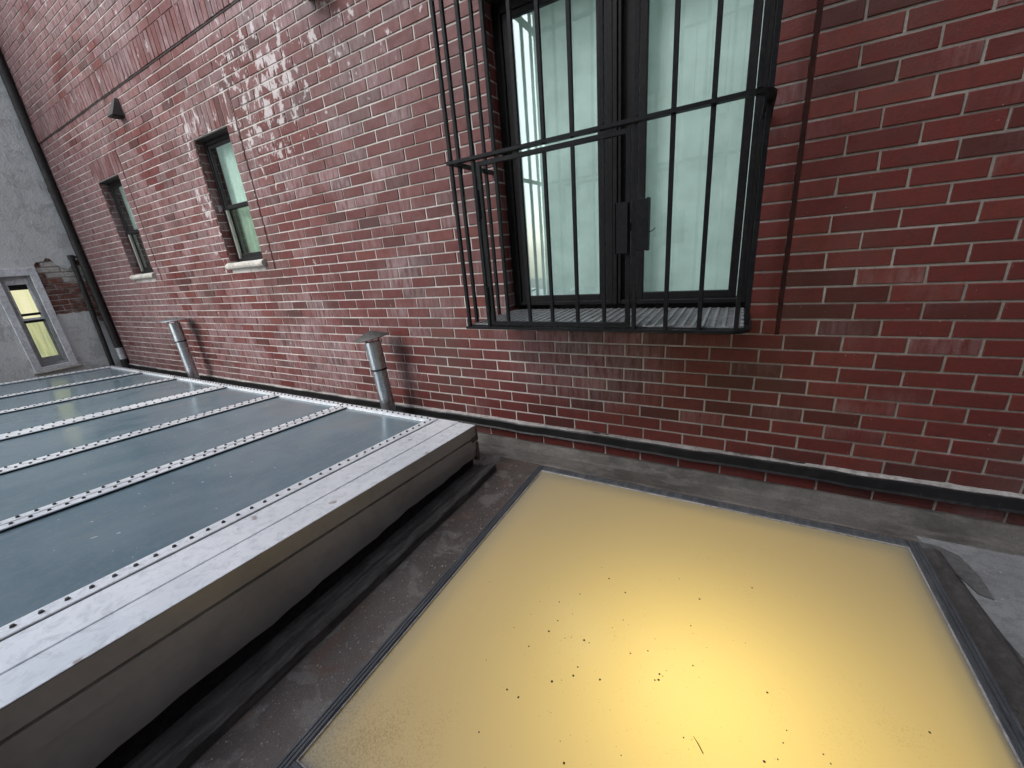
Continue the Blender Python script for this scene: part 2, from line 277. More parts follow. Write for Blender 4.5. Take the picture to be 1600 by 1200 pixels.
# cap sheets and patches lying on the deck
b = MB().sheet([(.705, -.085, RZ + .008), (1.02, -.075, RZ + .008), (1.10, -.16, RZ + .008), (1.14, -2.4, RZ + .008), (1.02, -2.42, RZ + .008), (.83, -.80, RZ + .008), (.765, -.44, RZ + .008), (.735, -.26, RZ + .008)], .0075)
b.obj('roof_cap_sheet', 'sheet', kind='structure')
MB().sheet([(1.145, -.10, RZ + .006), (3.2, -.10, RZ + .006), (3.2, -3, RZ + .006), (1.16, -3, RZ + .006)], .0055).obj('roof_cap_sheet', 'sheet', kind='structure')
MB().sheet([(.69, -.16, RZ + .0135), (.76, -.165, RZ + .0135), (.805, -.20, RZ + .0135), (.825, -.30, RZ + .0135), (.822, -.405, RZ + .0135), (.79, -.395, RZ + .0135), (.76, -.30, RZ + .0135), (.70, -.26, RZ + .0135)], .005).obj('roof_patch', 'patch_sheet', kind='structure')
b = MB()                                                    # membrane skirt beside the rooflight: rounded welt
pr = [(.60, .0), (.66, .001), (.715, .006), (.735, .016), (.75, .012), (.765, .002)]
ys = [-.20 - i * .2 for i in range(14)]
for j in range(len(ys) - 1):
    for i in range(len(pr) - 1):
        q = lambda k, l: (pr[k][0] + max(0, -ys[l] - .35) * .07 + .006 * math.sin(ys[l] * 9), ys[l], RZ + .009 + pr[k][1])
        b.add([q(i, j), q(i + 1, j), q(i + 1, j + 1), q(i, j + 1)], [(0, 1, 2, 3)])
b.obj('roof_welt', 'dark_sheet', kind='structure')

# ------------------------------------------------------------------ brick building
bld = thing('brick_building', 'red brick building wall with three windows and whitish salt stains', 'building')
CZ, ZB, BM = .0662, .218, .197                              # course height, flashing top, brick module
WX0, WX1, ZTOP = -7.42, 4.0, 5.2
OPEN = [(-1.177, .040, ZB + 10 * CZ, ZB + 33 * CZ), (-4.01, -3.48, ZB + 16.5 * CZ, ZB + 32 * CZ), (-6.15, -5.60, ZB + 16.5 * CZ, ZB + 32 * CZ)]
HEADS = [(-1.29, .155, 33), (-4.09, -3.347, 32), (-6.23, -5.467, 32)]     # soldier lintels: x0, x1, first course
BAND = 41
b = MB(); xs = sorted({WX0, WX1} | {v for o in OPEN for v in o[:2]}); zs = sorted({-.2, ZTOP} | {v for o in OPEN for v in o[2:]})
MY = .0045
for i in range(len(xs) - 1):
    for j in range(len(zs) - 1):
        cx, cz = (xs[i] + xs[i+1]) / 2, (zs[j] + zs[j+1]) / 2
        if any(o[0] < cx < o[1] and o[2] < cz < o[3] for o in OPEN): continue
        b.add([(xs[i], MY, zs[j]), (xs[i+1], MY, zs[j]), (xs[i+1], MY, zs[j+1]), (xs[i], MY, zs[j+1])], [(0, 1, 2, 3)])
for x0, x1, z0, z1 in OPEN:                                  # reveals behind the jamb bricks
    d = .17 if x0 > -2 else .11
    b.add([(x0, MY, z0), (x0, d, z0), (x0, d, z1), (x0, MY, z1)], [(0, 1, 2, 3)]); b.add([(x1, MY, z0), (x1, d, z0), (x1, d, z1), (x1, MY, z1)], [(0, 1, 2, 3)])
    b.add([(x0, MY, z0), (x1, MY, z0), (x1, d, z0), (x0, d, z0)], [(0, 1, 2, 3)]); b.add([(x0, MY, z1), (x1, MY, z1), (x1, d, z1), (x0, d, z1)], [(0, 1, 2, 3)])
wall = b.obj('wall', 'mortar', bld)
# body behind, so that the wall has depth
MB().box(WX0, WX1, .30, .6, -.2, ZTOP).obj('wall_core', 'lintel', bld)

def brick_geo(L, Hh, v=0, dep=.018):                         # chamfered front, open back, small unevenness
    r = random.Random(v * 31 + int(L * 1e4) * 7 + int(Hh * 1e4)); j = lambda a: r.uniform(-a, a)
    c = .0022; hx, hz = L / 2, Hh / 2
    o = [(-hx + j(.0013), hz_ * hz + j(.0012)) for hz_ in (-1, 1)]; p = [(hx + j(.0013), hz_ * hz + j(.0012)) for hz_ in (-1, 1)]
    ring = [o[0], p[0], p[1], o[1]]; tl = [j(.0009) for _ in range(4)]
    vs = [(x * (1 - c / hx), tl[i], z * (1 - c / hz)) for i, (x, z) in enumerate(ring)] + [(x, .003, z) for x, z in ring] + [(x, dep, z) for x, z in ring]
    fs = [(0, 1, 2, 3)] + [(i, i + 4, (i + 1) % 4 + 4, (i + 1) % 4) for i in range(4)] + [(i + 4, i + 8, (i + 1) % 4 + 8, (i + 1) % 4 + 4) for i in range(4)]
    return vs, fs
BR = []                                                      # (cx, cz, L, H, y offset, axis)
J = .0083
def cut(segs, a, b2):
    out = []
    for s0, s1 in segs:
        if b2 <= s0 or a >= s1: out.append((s0, s1)); continue
        if a - s0 > .02: out.append((s0, a))
        if s1 - b2 > .02: out.append((b2, s1))
    return out
ncourse = int((ZTOP - ZB) / CZ)
JOINTS = [(.153, .169, 9, 40), (-3.350, -3.334, 15.9, 35), (-5.470, -5.454, 15.9, 35)]
for k in range(-2, ncourse):
    if BAND <= k < BAND + 3: continue
    z0 = ZB + k * CZ; zc = z0 + CZ / 2
    if k == -1: continue                                     # behind the black flashing
    ph = .294 if k % 2 else .294 + BM / 2
    ph += random.uniform(-.012, .012)
    segs = [(WX0, WX1)]
    for o in OPEN:
        if o[2] - .001 < zc < o[3] + .001 or o[2] < z0 + CZ * .3 and z0 + CZ * .7 < o[3]: segs = cut(segs, o[0], o[1])
    for h in HEADS:
        if h[2] <= k < h[2] + 3: segs = cut(segs, h[0], h[1])
    for a, c2, k0, k1 in JOINTS:
        if k0 <= k < k1: segs = cut(segs, a, c2)
    for s0, s1 in segs:
        if s1 - s0 < .16: BR.append(((s0 + s1) / 2, zc, s1 - s0 - .002, CZ - J, random.uniform(-.0015, .0012))); continue
        first = True
        n0 = math.floor((s0 - ph) / BM); x = ph + n0 * BM
        while x < s1:
            a, e = max(x + J / 2 if x > s0 else s0, s0), min(x + BM - J / 2, s1)
            if first and 0 < x + BM - s0 < .055: x += BM; ph2 = s0; a, e = s0, min(x + BM - J / 2, s1)
            if e - a > .03: BR.append(((a + e) / 2, z0 + CZ / 2, e - a, CZ - J, random.uniform(-.0015, .0012))); first = False
            elif not first and e - a > 0 and abs(BR[-1][0] + BR[-1][2] / 2 - a) < .03 and abs(BR[-1][1] - zc) < .001:
                p = BR.pop(); aa = p[0] - p[2] / 2; BR.append(((aa + e) / 2, p[1], e - aa, p[3], p[4]))
            x += BM
def soldiers(x0, x1, k, dy=0.0):
    n = max(1, round((x1 - x0) / CZ)); st = (x1 - x0) / n
    for i in range(n): BR.append((x0 + (i + .5) * st, ZB + k * CZ + 1.5 * CZ, st - J * .8, 3 * CZ - J, dy + random.uniform(-.0015, .0012)))
for h in HEADS: soldiers(h[0] + .004, h[1] - .004, h[2])
soldiers(WX0, WX1, BAND, -.006)
def area(bk):
    if not inview((bk[0], 0, bk[1]), 0): return 0
    q = px((bk[0], 0, bk[1])); vis = 1.0
    if bk[1] < .11 and bk[0] < -1.3: vis = .2
    return bk[2] * bk[3] / q[2] ** 3 * vis
order = sorted(BR, key=area, reverse=True)
cache = {}
for i, bk in enumerate(order[:300]):
    key = (round(bk[2], 2 if abs(bk[2] - (BM - J)) > .004 else 3), bk[3] > .1, i % 5)
    full = abs(bk[2] - (BM - J)) < .004
    key = ('f', i % 7) if full else (round(bk[2], 3), round(bk[3], 3), i % 2)
    if key not in cache: mb = MB(); mb.add(*brick_geo(bk[2], bk[3], i % 7)); cache[key] = mb.mesh('brick', 'brick')
    link('brick', cache[key], wall, loc=(bk[0], bk[4], bk[1]))
b = MB()
for i, bk in enumerate(order[300:]):
    vs_, fs_ = brick_geo(bk[2], bk[3], i % 97); b.add([(x + bk[0], y + bk[4], z + bk[1]) for x, y, z in vs_], fs_)
b.obj('brick', 'brick', wall, kind='stuff')
b = MB()                                                     # jamb bricks in the reveals
for x0, x1, z0, z1 in OPEN:
    d = .168 if x0 > -2 else .108; k = 0; z = z0
    while z < z1 - .03:
        for sx, x in ((1, x0), (-1, x1)):
            b.cbox(min(x, x + sx * .004), max(x, x + sx * .004), .006, d * (.55 if k % 2 and d > .15 else 1), z + J / 2, min(z + CZ - J / 2, z1 - .002), .0018)
            if k % 2 and d > .15: b.cbox(min(x, x + sx * .004), max(x, x + sx * .004), d * .55 + J, d, z + J / 2, min(z + CZ - J / 2, z1 - .002), .0018)
        z += CZ; k += 1
b.obj('jamb_brick', 'brick', wall, kind='stuff')
for a, c2, k0, k1 in JOINTS: MB().box(a - .001, c2 + .001, .0038, .02, ZB + math.ceil(k0) * CZ, ZB + k1 * CZ).obj('movement_joint', 'sealant', bld)
for x0, x1, z0, z1 in OPEN: MB().cbox(x0 + .006, x1 - .006, .004, (.165 if x0 > -2 else .106), z1 - .012, z1 - .001, .002).obj('lintel_plate', 'lintel', bld)
MB().cbox(WX0, WX1, -.0045, .01, ZB + BAND * CZ - .010, ZB + BAND * CZ - .001, .001).obj('shelf_angle', 'lintel', bld)
# black counter flashing with ragged caulk bead
b = MB(); n = 140; prof = [(.0, ZB), (-.016, ZB - .004), (-.020, ZB - .012), (-.019, ZB - .056), (-.024, ZB - .066), (0, ZB - .068)]
for i in range(n):
    for k in range(len(prof) - 1):
        def P_(ii, kk):
            x = WX0 + (WX1 - WX0) * ii / n; wv = .0022 * math.sin(x * 7.3) + .0016 * math.sin(x * 19.1 + 1); return (x, prof[kk][0] - (abs(wv) if kk else 0), prof[kk][1] + wv)
        b.add([P_(i, k), P_(i + 1, k), P_(i + 1, k + 1), P_(i, k + 1)], [(0, 1, 2, 3)])
b.obj('flashing', 'flash', bld)
b = MB(); rr = random.Random(5); n = 700; st = []; hh = .004
for i in range(n + 1):
    hh = min(.009, max(.0008, hh + rr.uniform(-.0022, .0022))); x = WX0 + (WX1 - WX0) * i / n; wv = .0022 * math.sin(x * 7.3) + .0016 * math.sin(x * 19.1 + 1)
    st.append([(x, -.0165 - abs(wv), ZB - .006 + wv - rr.uniform(0, .003)), (x, -.0175 - abs(wv), ZB - .002 + wv), (x, -.012, ZB + hh * .6), (x, .003, ZB + hh)])
for p, q in zip(st, st[1:]):
    for k in range(3): b.add([p[k], q[k], q[k+1], p[k+1]], [(0, 1, 2, 3)])
b.obj('caulk_bead', 'caulk', bld)
# cant strip at the foot of the wall, in overlapping lengths
cant = MB(); x = WX0; i = 0
while x < WX1:
    l = .42 + .06 * math.sin(i * 2.3); e = min(x + l, WX1); o = .0008 * (i % 2)
    pr = [(.004, .088), (-.014 - o, .088 + o), (-.020 - o, .080 + o), (-.052 - o, .038 + o), (-.075 - o, RZ + .014 + o), (-.135, RZ + .004 + o), (-.14, RZ)]
    for (y0, z0), (y1, z1) in zip(pr, pr[1:]): cant.add([(x, y0, z0), (e + .004, y0, z0), (e + .004, y1, z1), (x, y1, z1)], [(0, 1, 2, 3)])
    x = e; i += 1
cant.obj('cant_strip', 'cant', kind='structure')

# ---- main sliding window
x0, x1, z0, z1 = OPEN[0]
def frame_rect(b, x0, x1, z0, z1, y0, y1, wl_, wr, wb, wt, ch=.003):
    b.cbox(x0, x0 + wl_, y0, y1, z0, z1, ch); b.cbox(x1 - wr, x1, y0, y1, z0, z1, ch); b.cbox(x0 + wl_ - .001, x1 - wr + .001, y0 + .001, y1 - .001, z0, z0 + wb, ch); b.cbox(x0 + wl_ - .001, x1 - wr + .001, y0 + .001, y1 - .001, z1 - wt, z1, ch); return b
zf0, zf1 = .938, 2.395
win = frame_rect(MB(), x0 + .006, x1 - .006, zf0, zf1, .100, .165, .045, .032, .022, .05).obj('window', 'bronze', bld, label='wide dark framed sliding window behind the iron grille')
frame_rect(MB(), -1.124, -.600, zf0 + .02, zf1 - .045, .112, .140, .034, .052, .034, .03).obj('sash', 'bronze', win)
frame_rect(MB(), -.560, -.008, zf0 + .02, zf1 - .045, .128, .155, .13, .034, .036, .03).obj('sash', 'bronze', win)
b = MB(); b.cbox(-.600, -.575, .098, .14, zf0 + .004, zf1 - .04, .002); b.cbox(-.572, -.552, .088, .14, zf0 + .002, zf1 - .04, .002); b.cbox(-.549, -.535, .096, .14, zf0 + .004, zf1 - .04, .002)
b.obj('interlock', 'bronze', win)
MB().box(-1.09, -.655, .124, .128, zf0 + .05, zf1 - .07).obj('pane', 'glass', win); MB().box(-.432, -.04, .140, .144, zf0 + .05, zf1 - .07).obj('pane', 'glass', win)
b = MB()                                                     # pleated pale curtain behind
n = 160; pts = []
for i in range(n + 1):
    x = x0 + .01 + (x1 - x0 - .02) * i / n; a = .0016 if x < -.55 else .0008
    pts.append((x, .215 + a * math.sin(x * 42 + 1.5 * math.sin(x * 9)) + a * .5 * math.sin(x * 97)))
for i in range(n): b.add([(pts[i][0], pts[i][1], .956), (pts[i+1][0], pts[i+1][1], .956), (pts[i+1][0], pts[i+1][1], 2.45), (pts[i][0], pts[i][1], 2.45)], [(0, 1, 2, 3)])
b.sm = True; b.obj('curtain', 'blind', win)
MB().cbox(x0 + .002, x1 - .002, -.012, .168, z0 - .001, z0 + .022, .004).obj('sill', 'cant', bld)

# ---- two small double-hung windows with rounded stone sills
def small_window(ox0, ox1, oz0, oz1, lbl, blind_top, blind_bot):
    zs = ZB + 17.4 * CZ; wz0, wz1 = zs - .002, oz1 - .012
    fr = frame_rect(MB(), ox0 + .008, ox1 - .006, wz0, wz1, .072, .110, .03, .03, .03, .03).obj('window', 'bronze', bld, label=lbl)
    zm = wz0 + (wz1 - wz0) * .47
    frame_rect(MB(), ox0 + .040, ox1 - .038, zm - .015, wz1 - .03, .078, .092, .028, .028, .032, .028).obj('upper_sash', 'bronze', fr)
    frame_rect(MB(), ox0 + .040, ox1 - .038, wz0 + .03, zm + .014, .094, .108, .030, .03, .04, .03).obj('lower_sash', 'bronze', fr)
    MB().cbox(ox0 + .040, ox0 + .062, .072, .095, wz0 + .03, zm - .017, .002).obj('track', 'alu_side', fr)
    MB().box(ox0 + .066, ox1 - .064, .084, .087, zm + .015, wz1 - .056).obj('pane', 'glass_small', fr)
    MB().box(ox0 + .068, ox1 - .066, .100, .103, wz0 + .068, zm - .014).obj('pane', 'glass_small', fr)
    b = MB(); n = 40
    for (a, c2, mt, y) in ((zm, wz1, blind_top, .16), (wz0, zm, blind_bot, .155)):
        bb = MB()
        for i in range(n):
            xa, xb = ox0 + (ox1 - ox0) * i / n, ox0 + (ox1 - ox0) * (i + 1) / n; f = lambda x: y + .006 * math.sin(x * 70)
            bb.add([(xa, f(xa), a), (xb, f(xb), a), (xb, f(xb), c2), (xa, f(xa), c2)], [(0, 1, 2, 3)])
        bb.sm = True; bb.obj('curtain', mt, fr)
    b = MB(); pr = [(.075, zs), (-.005, zs - .003), (-.022, zs - .008), (-.036, zs - .020), (-.040, zs - .035), (-.036, zs - .050), (-.024, zs - .060), (0.02, zs - .064)]
    xa, xb = ox0 - .012, ox1 + .035; nn = 14
    for i in range(nn):
        for (q0, q1) in zip(pr, pr[1:]):
            g = lambda x, q: (x, q[0] + .0015 * math.sin(x * 31 + q[1] * 50), q[1] + .001 * math.sin(x * 23))
            u, v = xa + (xb - xa) * i / nn, xa + (xb - xa) * (i + 1) / nn
            b.add([g(u, q0), g(v, q0), g(v, q1), g(u, q1)], [(0, 1, 2, 3)])
    for x in (xa, xb): b.add([(x, q[0] + .0015 * math.sin(x * 31 + q[1] * 50), q[1] + .001 * math.sin(x * 23)) for q in pr], [tuple(range(len(pr)))])
    b.sm = True; b.obj('sill', 'stone', bld)
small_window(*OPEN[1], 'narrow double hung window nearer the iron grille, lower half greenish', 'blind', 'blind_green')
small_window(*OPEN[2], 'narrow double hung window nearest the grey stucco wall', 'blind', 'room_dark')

# ------------------------------------------------------------------ iron window guard
gu = thing('window_guard', 'black iron window guard cage projecting over the wide window', 'window guard')
GY, BW = -.37, .0078
bx = [-1.180, -1.061, -.950, -.833, -.720, -.601, -.484, -.362, -.240, -.119, .004]
for i, x in enumerate(bx):
    lo = 1.64 if 2 <= i <= 6 else .906
    MB().cbox(x - BW, x + BW, GY - BW, GY + BW, lo, 2.60, .0012).obj('bar', 'iron', gu)
for y in (-.305, -.19, -.075): MB().cbox(-1.180 - BW, -1.180 + BW, y - BW, y + BW, .906, 2.60, .0012).obj('bar', 'iron', gu)
for y in (-.25, -.12): MB().cbox(.030, .030 + 2 * BW, y - BW, y + BW, .906, 2.60, .0012).obj('bar', 'iron', gu)
def flat_rail(z, h, t2, y=GY):                               # three-sided band: wall, front, rounded corner, wall
    path = [(-1.180, -.004), (-1.180, y)] + [(.038 - .06 + .06 * math.sin(a), y + .06 - .06 * math.cos(a)) for a in [k * math.pi / 14 for k in range(8)]] + [(.038, -.004)]
    b = MB(); n = len(path); L = []
    for i, p in enumerate(path):
        a = Vector(path[max(i - 1, 0)]); c2 = Vector(path[min(i + 1, n - 1)]); q = Vector(p)
        d1 = (q - a).normalized() if i else (c2 - q).normalized(); d2 = (c2 - q).normalized() if i < n - 1 else d1
        tt = (d1 + d2).normalized(); nn = Vector((-tt.y, tt.x)); k = t2 / max(.5, nn.dot(Vector((-d1.y, d1.x))))
        L.append((q + nn * k, q - nn * k))
    for i in range(n - 1):
        (a0, a1), (c0, c1) = L[i], L[i + 1]
        vs = [(a0.x, a0.y, z), (a1.x, a1.y, z), (c1.x, c1.y, z), (c0.x, c0.y, z), (a0.x, a0.y, z + h), (a1.x, a1.y, z + h), (c1.x, c1.y, z + h), (c0.x, c0.y, z + h)]
        b.add(vs, [(0, 1, 2, 3), (4, 5, 6, 7), (0, 3, 7, 4), (1, 2, 6, 5)] + ([(0, 1, 5, 4)] if i == 0 else []) + ([(3, 2, 6, 7)] if i == n - 2 else []))
    return b
flat_rail(1.642, .013, .016).obj('middle_rail', 'iron', gu); flat_rail(.896, .012, .016).obj('bottom_rail', 'iron', gu); flat_rail(2.45, .013, .016).obj('top_rail', 'iron', gu)
gate = frame_rect(MB(), -1.044, -.378, .918, 1.630, GY - .010, GY + .008, .020, .018, .016, .018, .0012).obj('gate', 'iron', gu)
for x in bx[2:7]: MB().cbox(x - BW * .9, x + BW * .9, GY - BW, GY + BW * .8, .932, 1.614, .001).obj('gate_bar', 'iron', gate)
for z in (1.40, 1.02 - .04): MB().tube([(-1.051, GY - .006, z), (-1.051, GY - .006, z + .12)], .0135, 10).obj('hinge', 'iron', gate)
b = MB(); b.cbox(-.432, -.384, GY - .022, GY - .002, 1.205, 1.388, .002); b.cbox(-.436, -.431, GY - .026, GY + .01, 1.203, 1.390, .001); b.obj('lock_plate', 'iron', gate)
b = MB(); b.cbox(-.354, -.314, GY - .022, GY - .002, 1.212, 1.392, .002); b.cbox(-.316, -.309, GY - .026, GY + .012, 1.210, 1.394, .001); b.obj('lock_plate', 'iron', gu)
MB().cbox(-.386, -.352, GY - .006, GY + .004, 1.285, 1.315, .001).obj('lock_bolt', 'iron', gate)
MB().tube([(-.315, GY - .012, 1.278), (-.302, GY - .016, 1.277), (-.292, GY - .018, 1.281), (-.285, GY - .018, 1.288)], .0018, 6).obj('wire_end', 'iron', gu)
b = MB(); rr = random.Random(2)                            # weld beads where bars meet the rails
for x in bx:
    for z in (1.657, 1.641, .909):
        r = rr.uniform(.004, .007); b.tube([(x + rr.uniform(-.004, .004), GY - .006, z - r * .6), (x, GY - .008, z), (x, GY - .006, z + r * .6)], [r * .5, r * 1.3, r * .5], 6)
b.obj('weld_bead', 'iron', gu, kind='stuff')
# floor: expanded metal sheet, too fine to pick apart
b = MB(); fx0, fx1, fy0, fy1, fz = -1.170, .026, -.352, .095, .914
y = fy0
while y < fy1: b.box(fx0, fx1, y, y + .0045, fz - .002, fz + .002); y += .0135
x = fx0 + .01
while x < fx1: b.cbox(x, x + .013, fy0, fy1, fz + .0015, fz + .0055, .0012); x += .036
b.obj('floor_mesh', 'grate', gu, kind='stuff')
for y in (-.30, -.14, .02): MB().cbox(fx0, fx1, y - .008, y + .008, fz - .012, fz - .003, .001).obj('floor_bearer', 'iron', gu)
b = MB(); b.sheet([(fx0, fy0, .905), (fx1, fy0, .905), (fx1, fy1, .905), (fx0, fy1, .905)], .002); b.obj('floor_tray', 'tar', gu)
for k in range(6): MB().cbox(.018, .030, -.34 + k * .075, -.34 + k * .075 + .035, .909, .920, .002).obj('clip', 'grate', gu)

# ------------------------------------------------------------------ wedge-shaped wall fixtures
def wedge(xc, zc, s, label):
    f = thing('wall_light', label, 'light fixture', 'wedge shaped fixtures on the brick wall')
    b = MB(); h = .155 * s; wdt = .105 * s; d = .15 * s
    vs = [(xc - wdt, -.001, zc - h * .55), (xc + wdt, -.001, zc - h * .55), (xc + wdt * .55, -.001, zc + h), (xc - wdt * .55, -.001, zc + h), (xc - wdt, -d, zc - h * .55), (xc + wdt, -d, zc - h * .55), (xc + wdt * .45, -.02, zc + h), (xc - wdt * .45, -.02, zc + h)]
    b.add(vs, [(0, 1, 2, 3), (4, 5, 6, 7), (0, 1, 5, 4), (1, 2, 6, 5), (2, 3, 7, 6), (3, 0, 4, 7)]); b.obj('housing', 'fixture', f)
    MB().cbox(xc - wdt * .8, xc + wdt * .8, -d * .9, -.012, zc - h * .55 - .008, zc - h * .55 + .002, .002).obj('lens', 'lintel', f)
    MB().cbox(xc - wdt * .7, xc + wdt * .7, -.012, .003, zc - h * .6, zc + h * .95, .002).obj('back_plate', 'lintel', f); return f
wedge(-5.08, 2.77, .6, 'small dark wedge shaped wall light above the narrow windows')
wedge(-2.22, 2.80, .9, 'dark wall light cut by the top edge of the photo')

# ------------------------------------------------------------------ grey stucco wall at the end
SX = -7.45
st = thing('stucco_wall', 'grey stucco end wall with a patch of exposed old brick', 'wall')
WY0, WY1, WZ0, WZ1 = -.838, -.478, .352, 1.545
def hole(y):                                                 # patch where the render has fallen off
    y += .038
    if y < -.425: return None
    r = math.sin(y * 61) * .012 + math.sin(y * 143 + 2) * .008
    top = 1.60 + .055 * math.exp(-((y + .30) / .06) ** 2) - .09 * math.exp(-((y + .17) / .06) ** 2) + .03 * math.exp(-((y + .02) / .05) ** 2) + r
    return .985 + .35 * r - (.02 if y > -.12 else 0) - (.13 if y > -.075 else 0), top
ys = [-4.2, -3, -2, -1.2, WY0] + [WY1] + [WY1 + .015 * i for i in range(1, 33)] + [.05]
b = MB()
def face(ya, yb, za, zb, zc=None, zd=None):
    zc = zb if zc is None else zc; zd = za if zd is None else zd
    b.add([(SX, ya, za), (SX, yb, zd), (SX, yb, zc), (SX, ya, zb)], [(0, 1, 2, 3)])
for ya, yb in zip(ys, ys[1:]):
    if ya >= WY0 - 1e-6 and yb <= WY1 + 1e-6: face(ya, yb, -.2, WZ0); face(ya, yb, WZ1, 5.2); continue
    ha, hb = hole(ya + 1e-4), hole(yb)
    if ha is None or hb is None: face(ya, yb, -.2, 5.2); continue
    face(ya, yb, -.2, ha[0], hb[0], -.2); b.add([(SX, ya, ha[1]), (SX, yb, hb[1]), (SX, yb, 5.2), (SX, ya, 5.2)], [(0, 1, 2, 3)])
    for q in (0, 1): b.add([(SX, ya, ha[q]), (SX, yb, hb[q]), (SX - .03, yb, hb[q]), (SX - .03, ya, ha[q])], [(0, 1, 2, 3)])
h = hole(-.4625); b.add([(SX, -.4625, h[0]), (SX, -.4625, h[1]), (SX - .03, -.4625, h[1]), (SX - .03, -.4625, h[0])], [(0, 1, 2, 3)])
for ya, za, yb, zb in ((WY0, WZ0, WY0, WZ1), (WY1, WZ0, WY1, WZ1), (WY0, WZ0, WY1, WZ0), (WY0, WZ1, WY1, WZ1)): b.add([(SX, ya, za), (SX, yb, zb), (SX - .1, yb, zb), (SX - .1, ya, za)], [(0, 1, 2, 3)])
b.box(SX - .40, SX - .12, -4.2, .1, -.2, 5.2)
sw = b.obj('render_coat', 'stucco', st)
MB().box(SX - .11, SX - .027, WY1 + .012, .06, .80, 1.75).obj('brick_backing', 'mortar', st)
rr = random.Random(3); z = .83; k = 0
while z < 1.70:
    y = -.47 - (.1 if k % 2 else 0)
    while y < .04:
        l = .2 * rr.uniform(.8, 1.1)
        ya, yb = max(y, WY1 + .016), min(y + l, .045)
        if yb - ya > .04:
            o = MB().cbox(SX - .040, SX - rr.uniform(.006, .020), ya + .004, yb - .004, z + .004, z + .060 + rr.uniform(-.004, .002), .005).obj('old_brick', 'old_brick' if z < 1.33 or rr.random() < .35 else 'stone', st)
        y += l
    z += .066; k += 1
# its window
def yframe(b, x0, x1, ya, yb, za, zb, wd, wb=None, wt=None, ch=.004):
    wb = wd if wb is None else wb; wt = wd if wt is None else wt
    b.cbox(x0, x1, ya, ya + wd, za, zb, ch); b.cbox(x0, x1, yb - wd, yb, za, zb, ch); b.cbox(x0 + .001, x1 - .001, ya + wd - .001, yb - wd + .001, za, za + wb, ch); b.cbox(x0 + .001, x1 - .001, ya + wd - .001, yb - wd + .001, zb - wt, zb, ch); return b
wf = yframe(MB(), SX - .06, SX + .022, WY0 - .012, WY1 + .012, WZ0 - .01, WZ1 + .012, .068, .05, .085).obj('window', 'white_paint', st, label='narrow white framed window lit yellow from inside')
yframe(MB(), SX - .07, SX - .006, WY0 + .055, WY1 - .055, WZ0 + .04, WZ1 - .07, .030, .03, .03, .003).obj('inner_frame', 'grey_paint', wf)
zm = .955
yframe(MB(), SX - .085, SX - .035, WY0 + .084, WY1 - .084, zm, WZ1 - .10, .022, .026, .07, .002).obj('upper_sash', 'white_paint', wf)
yframe(MB(), SX - .09, SX - .05, WY0 + .084, WY1 - .084, WZ0 + .07, zm, .022, .075, .022, .002).obj('lower_sash', 'grey_paint', wf)
MB().cbox(SX - .05, SX - .03, WY0 + .10, WY1 - .10, zm + .055, zm + .085, .002).obj('glazing_bar', 'bronze', wf)
MB().cbox(SX - .055, SX - .03, WY0 + .10, WY1 - .10, zm - .03, zm - .003, .002).obj('glazing_bar', 'bronze', wf)
MB().box(SX - .078, SX - .074, WY0 + .10, WY1 - .10, zm + .02, WZ1 - .15).obj('pane', 'lit', wf); MB().box(SX - .078, SX - .074, WY0 + .10, WY1 - .10, WZ0 + .13, zm - .02).obj('pane', 'dim', wf)
MB().cbox(SX - .072, SX - .06, WY0 + .09, WY1 - .09, 1.315, 1.41, .002).obj('shade_roll', 'bronze', wf)
MB().cbox(SX - .02, SX + .045, WY0 - .03, WY1 + .035, WZ0 - .035, WZ0 - .012, .004).obj('sill', 'stone', wf)

# pipes in the corner
cp = thing('downpipe', 'tall dark downpipe running up the corner between stucco and brick', 'pipe')
MB().tube([(-7.385, -.044, .02), (-7.385, -.044, 5.2)], .040, 14).obj('pipe', 'pipe_black', cp)
for z in (.95, 2.4, 3.9): MB().tube([(-7.385, -.044, z), (-7.385, -.044, z + .05)], .046, 14).obj('collar', 'pipe_black', cp)
MB().tube([(-7.385, -.044, .30), (-7.385, -.044, .46)], .0425, 14).obj('tape_band', 'silver_tape', cp)
bp = thing('short_pipe', 'short black upright pipe on the stucco wall, open topped', 'pipe')
MB().tube([(-7.40, -.178, .02), (-7.40, -.130, 1.66)], .027, 12, False).obj('pipe', 'pipe_black', bp)
MB().tube([(-7.40, -.1305, 1.62), (-7.40, -.1295, 1.68)], .033, 12).obj('rim', 'pipe_black', bp)
MB().cbox(-7.455, -7.42, -.155, -.115, 1.40, 1.43, .002).obj('bracket', 'pipe_black', bp)
MB().tube([(-7.40, -.13, 1.66), (-7.39, -.06, 1.655)], .012, 8).obj('stay', 'pipe_black', bp)

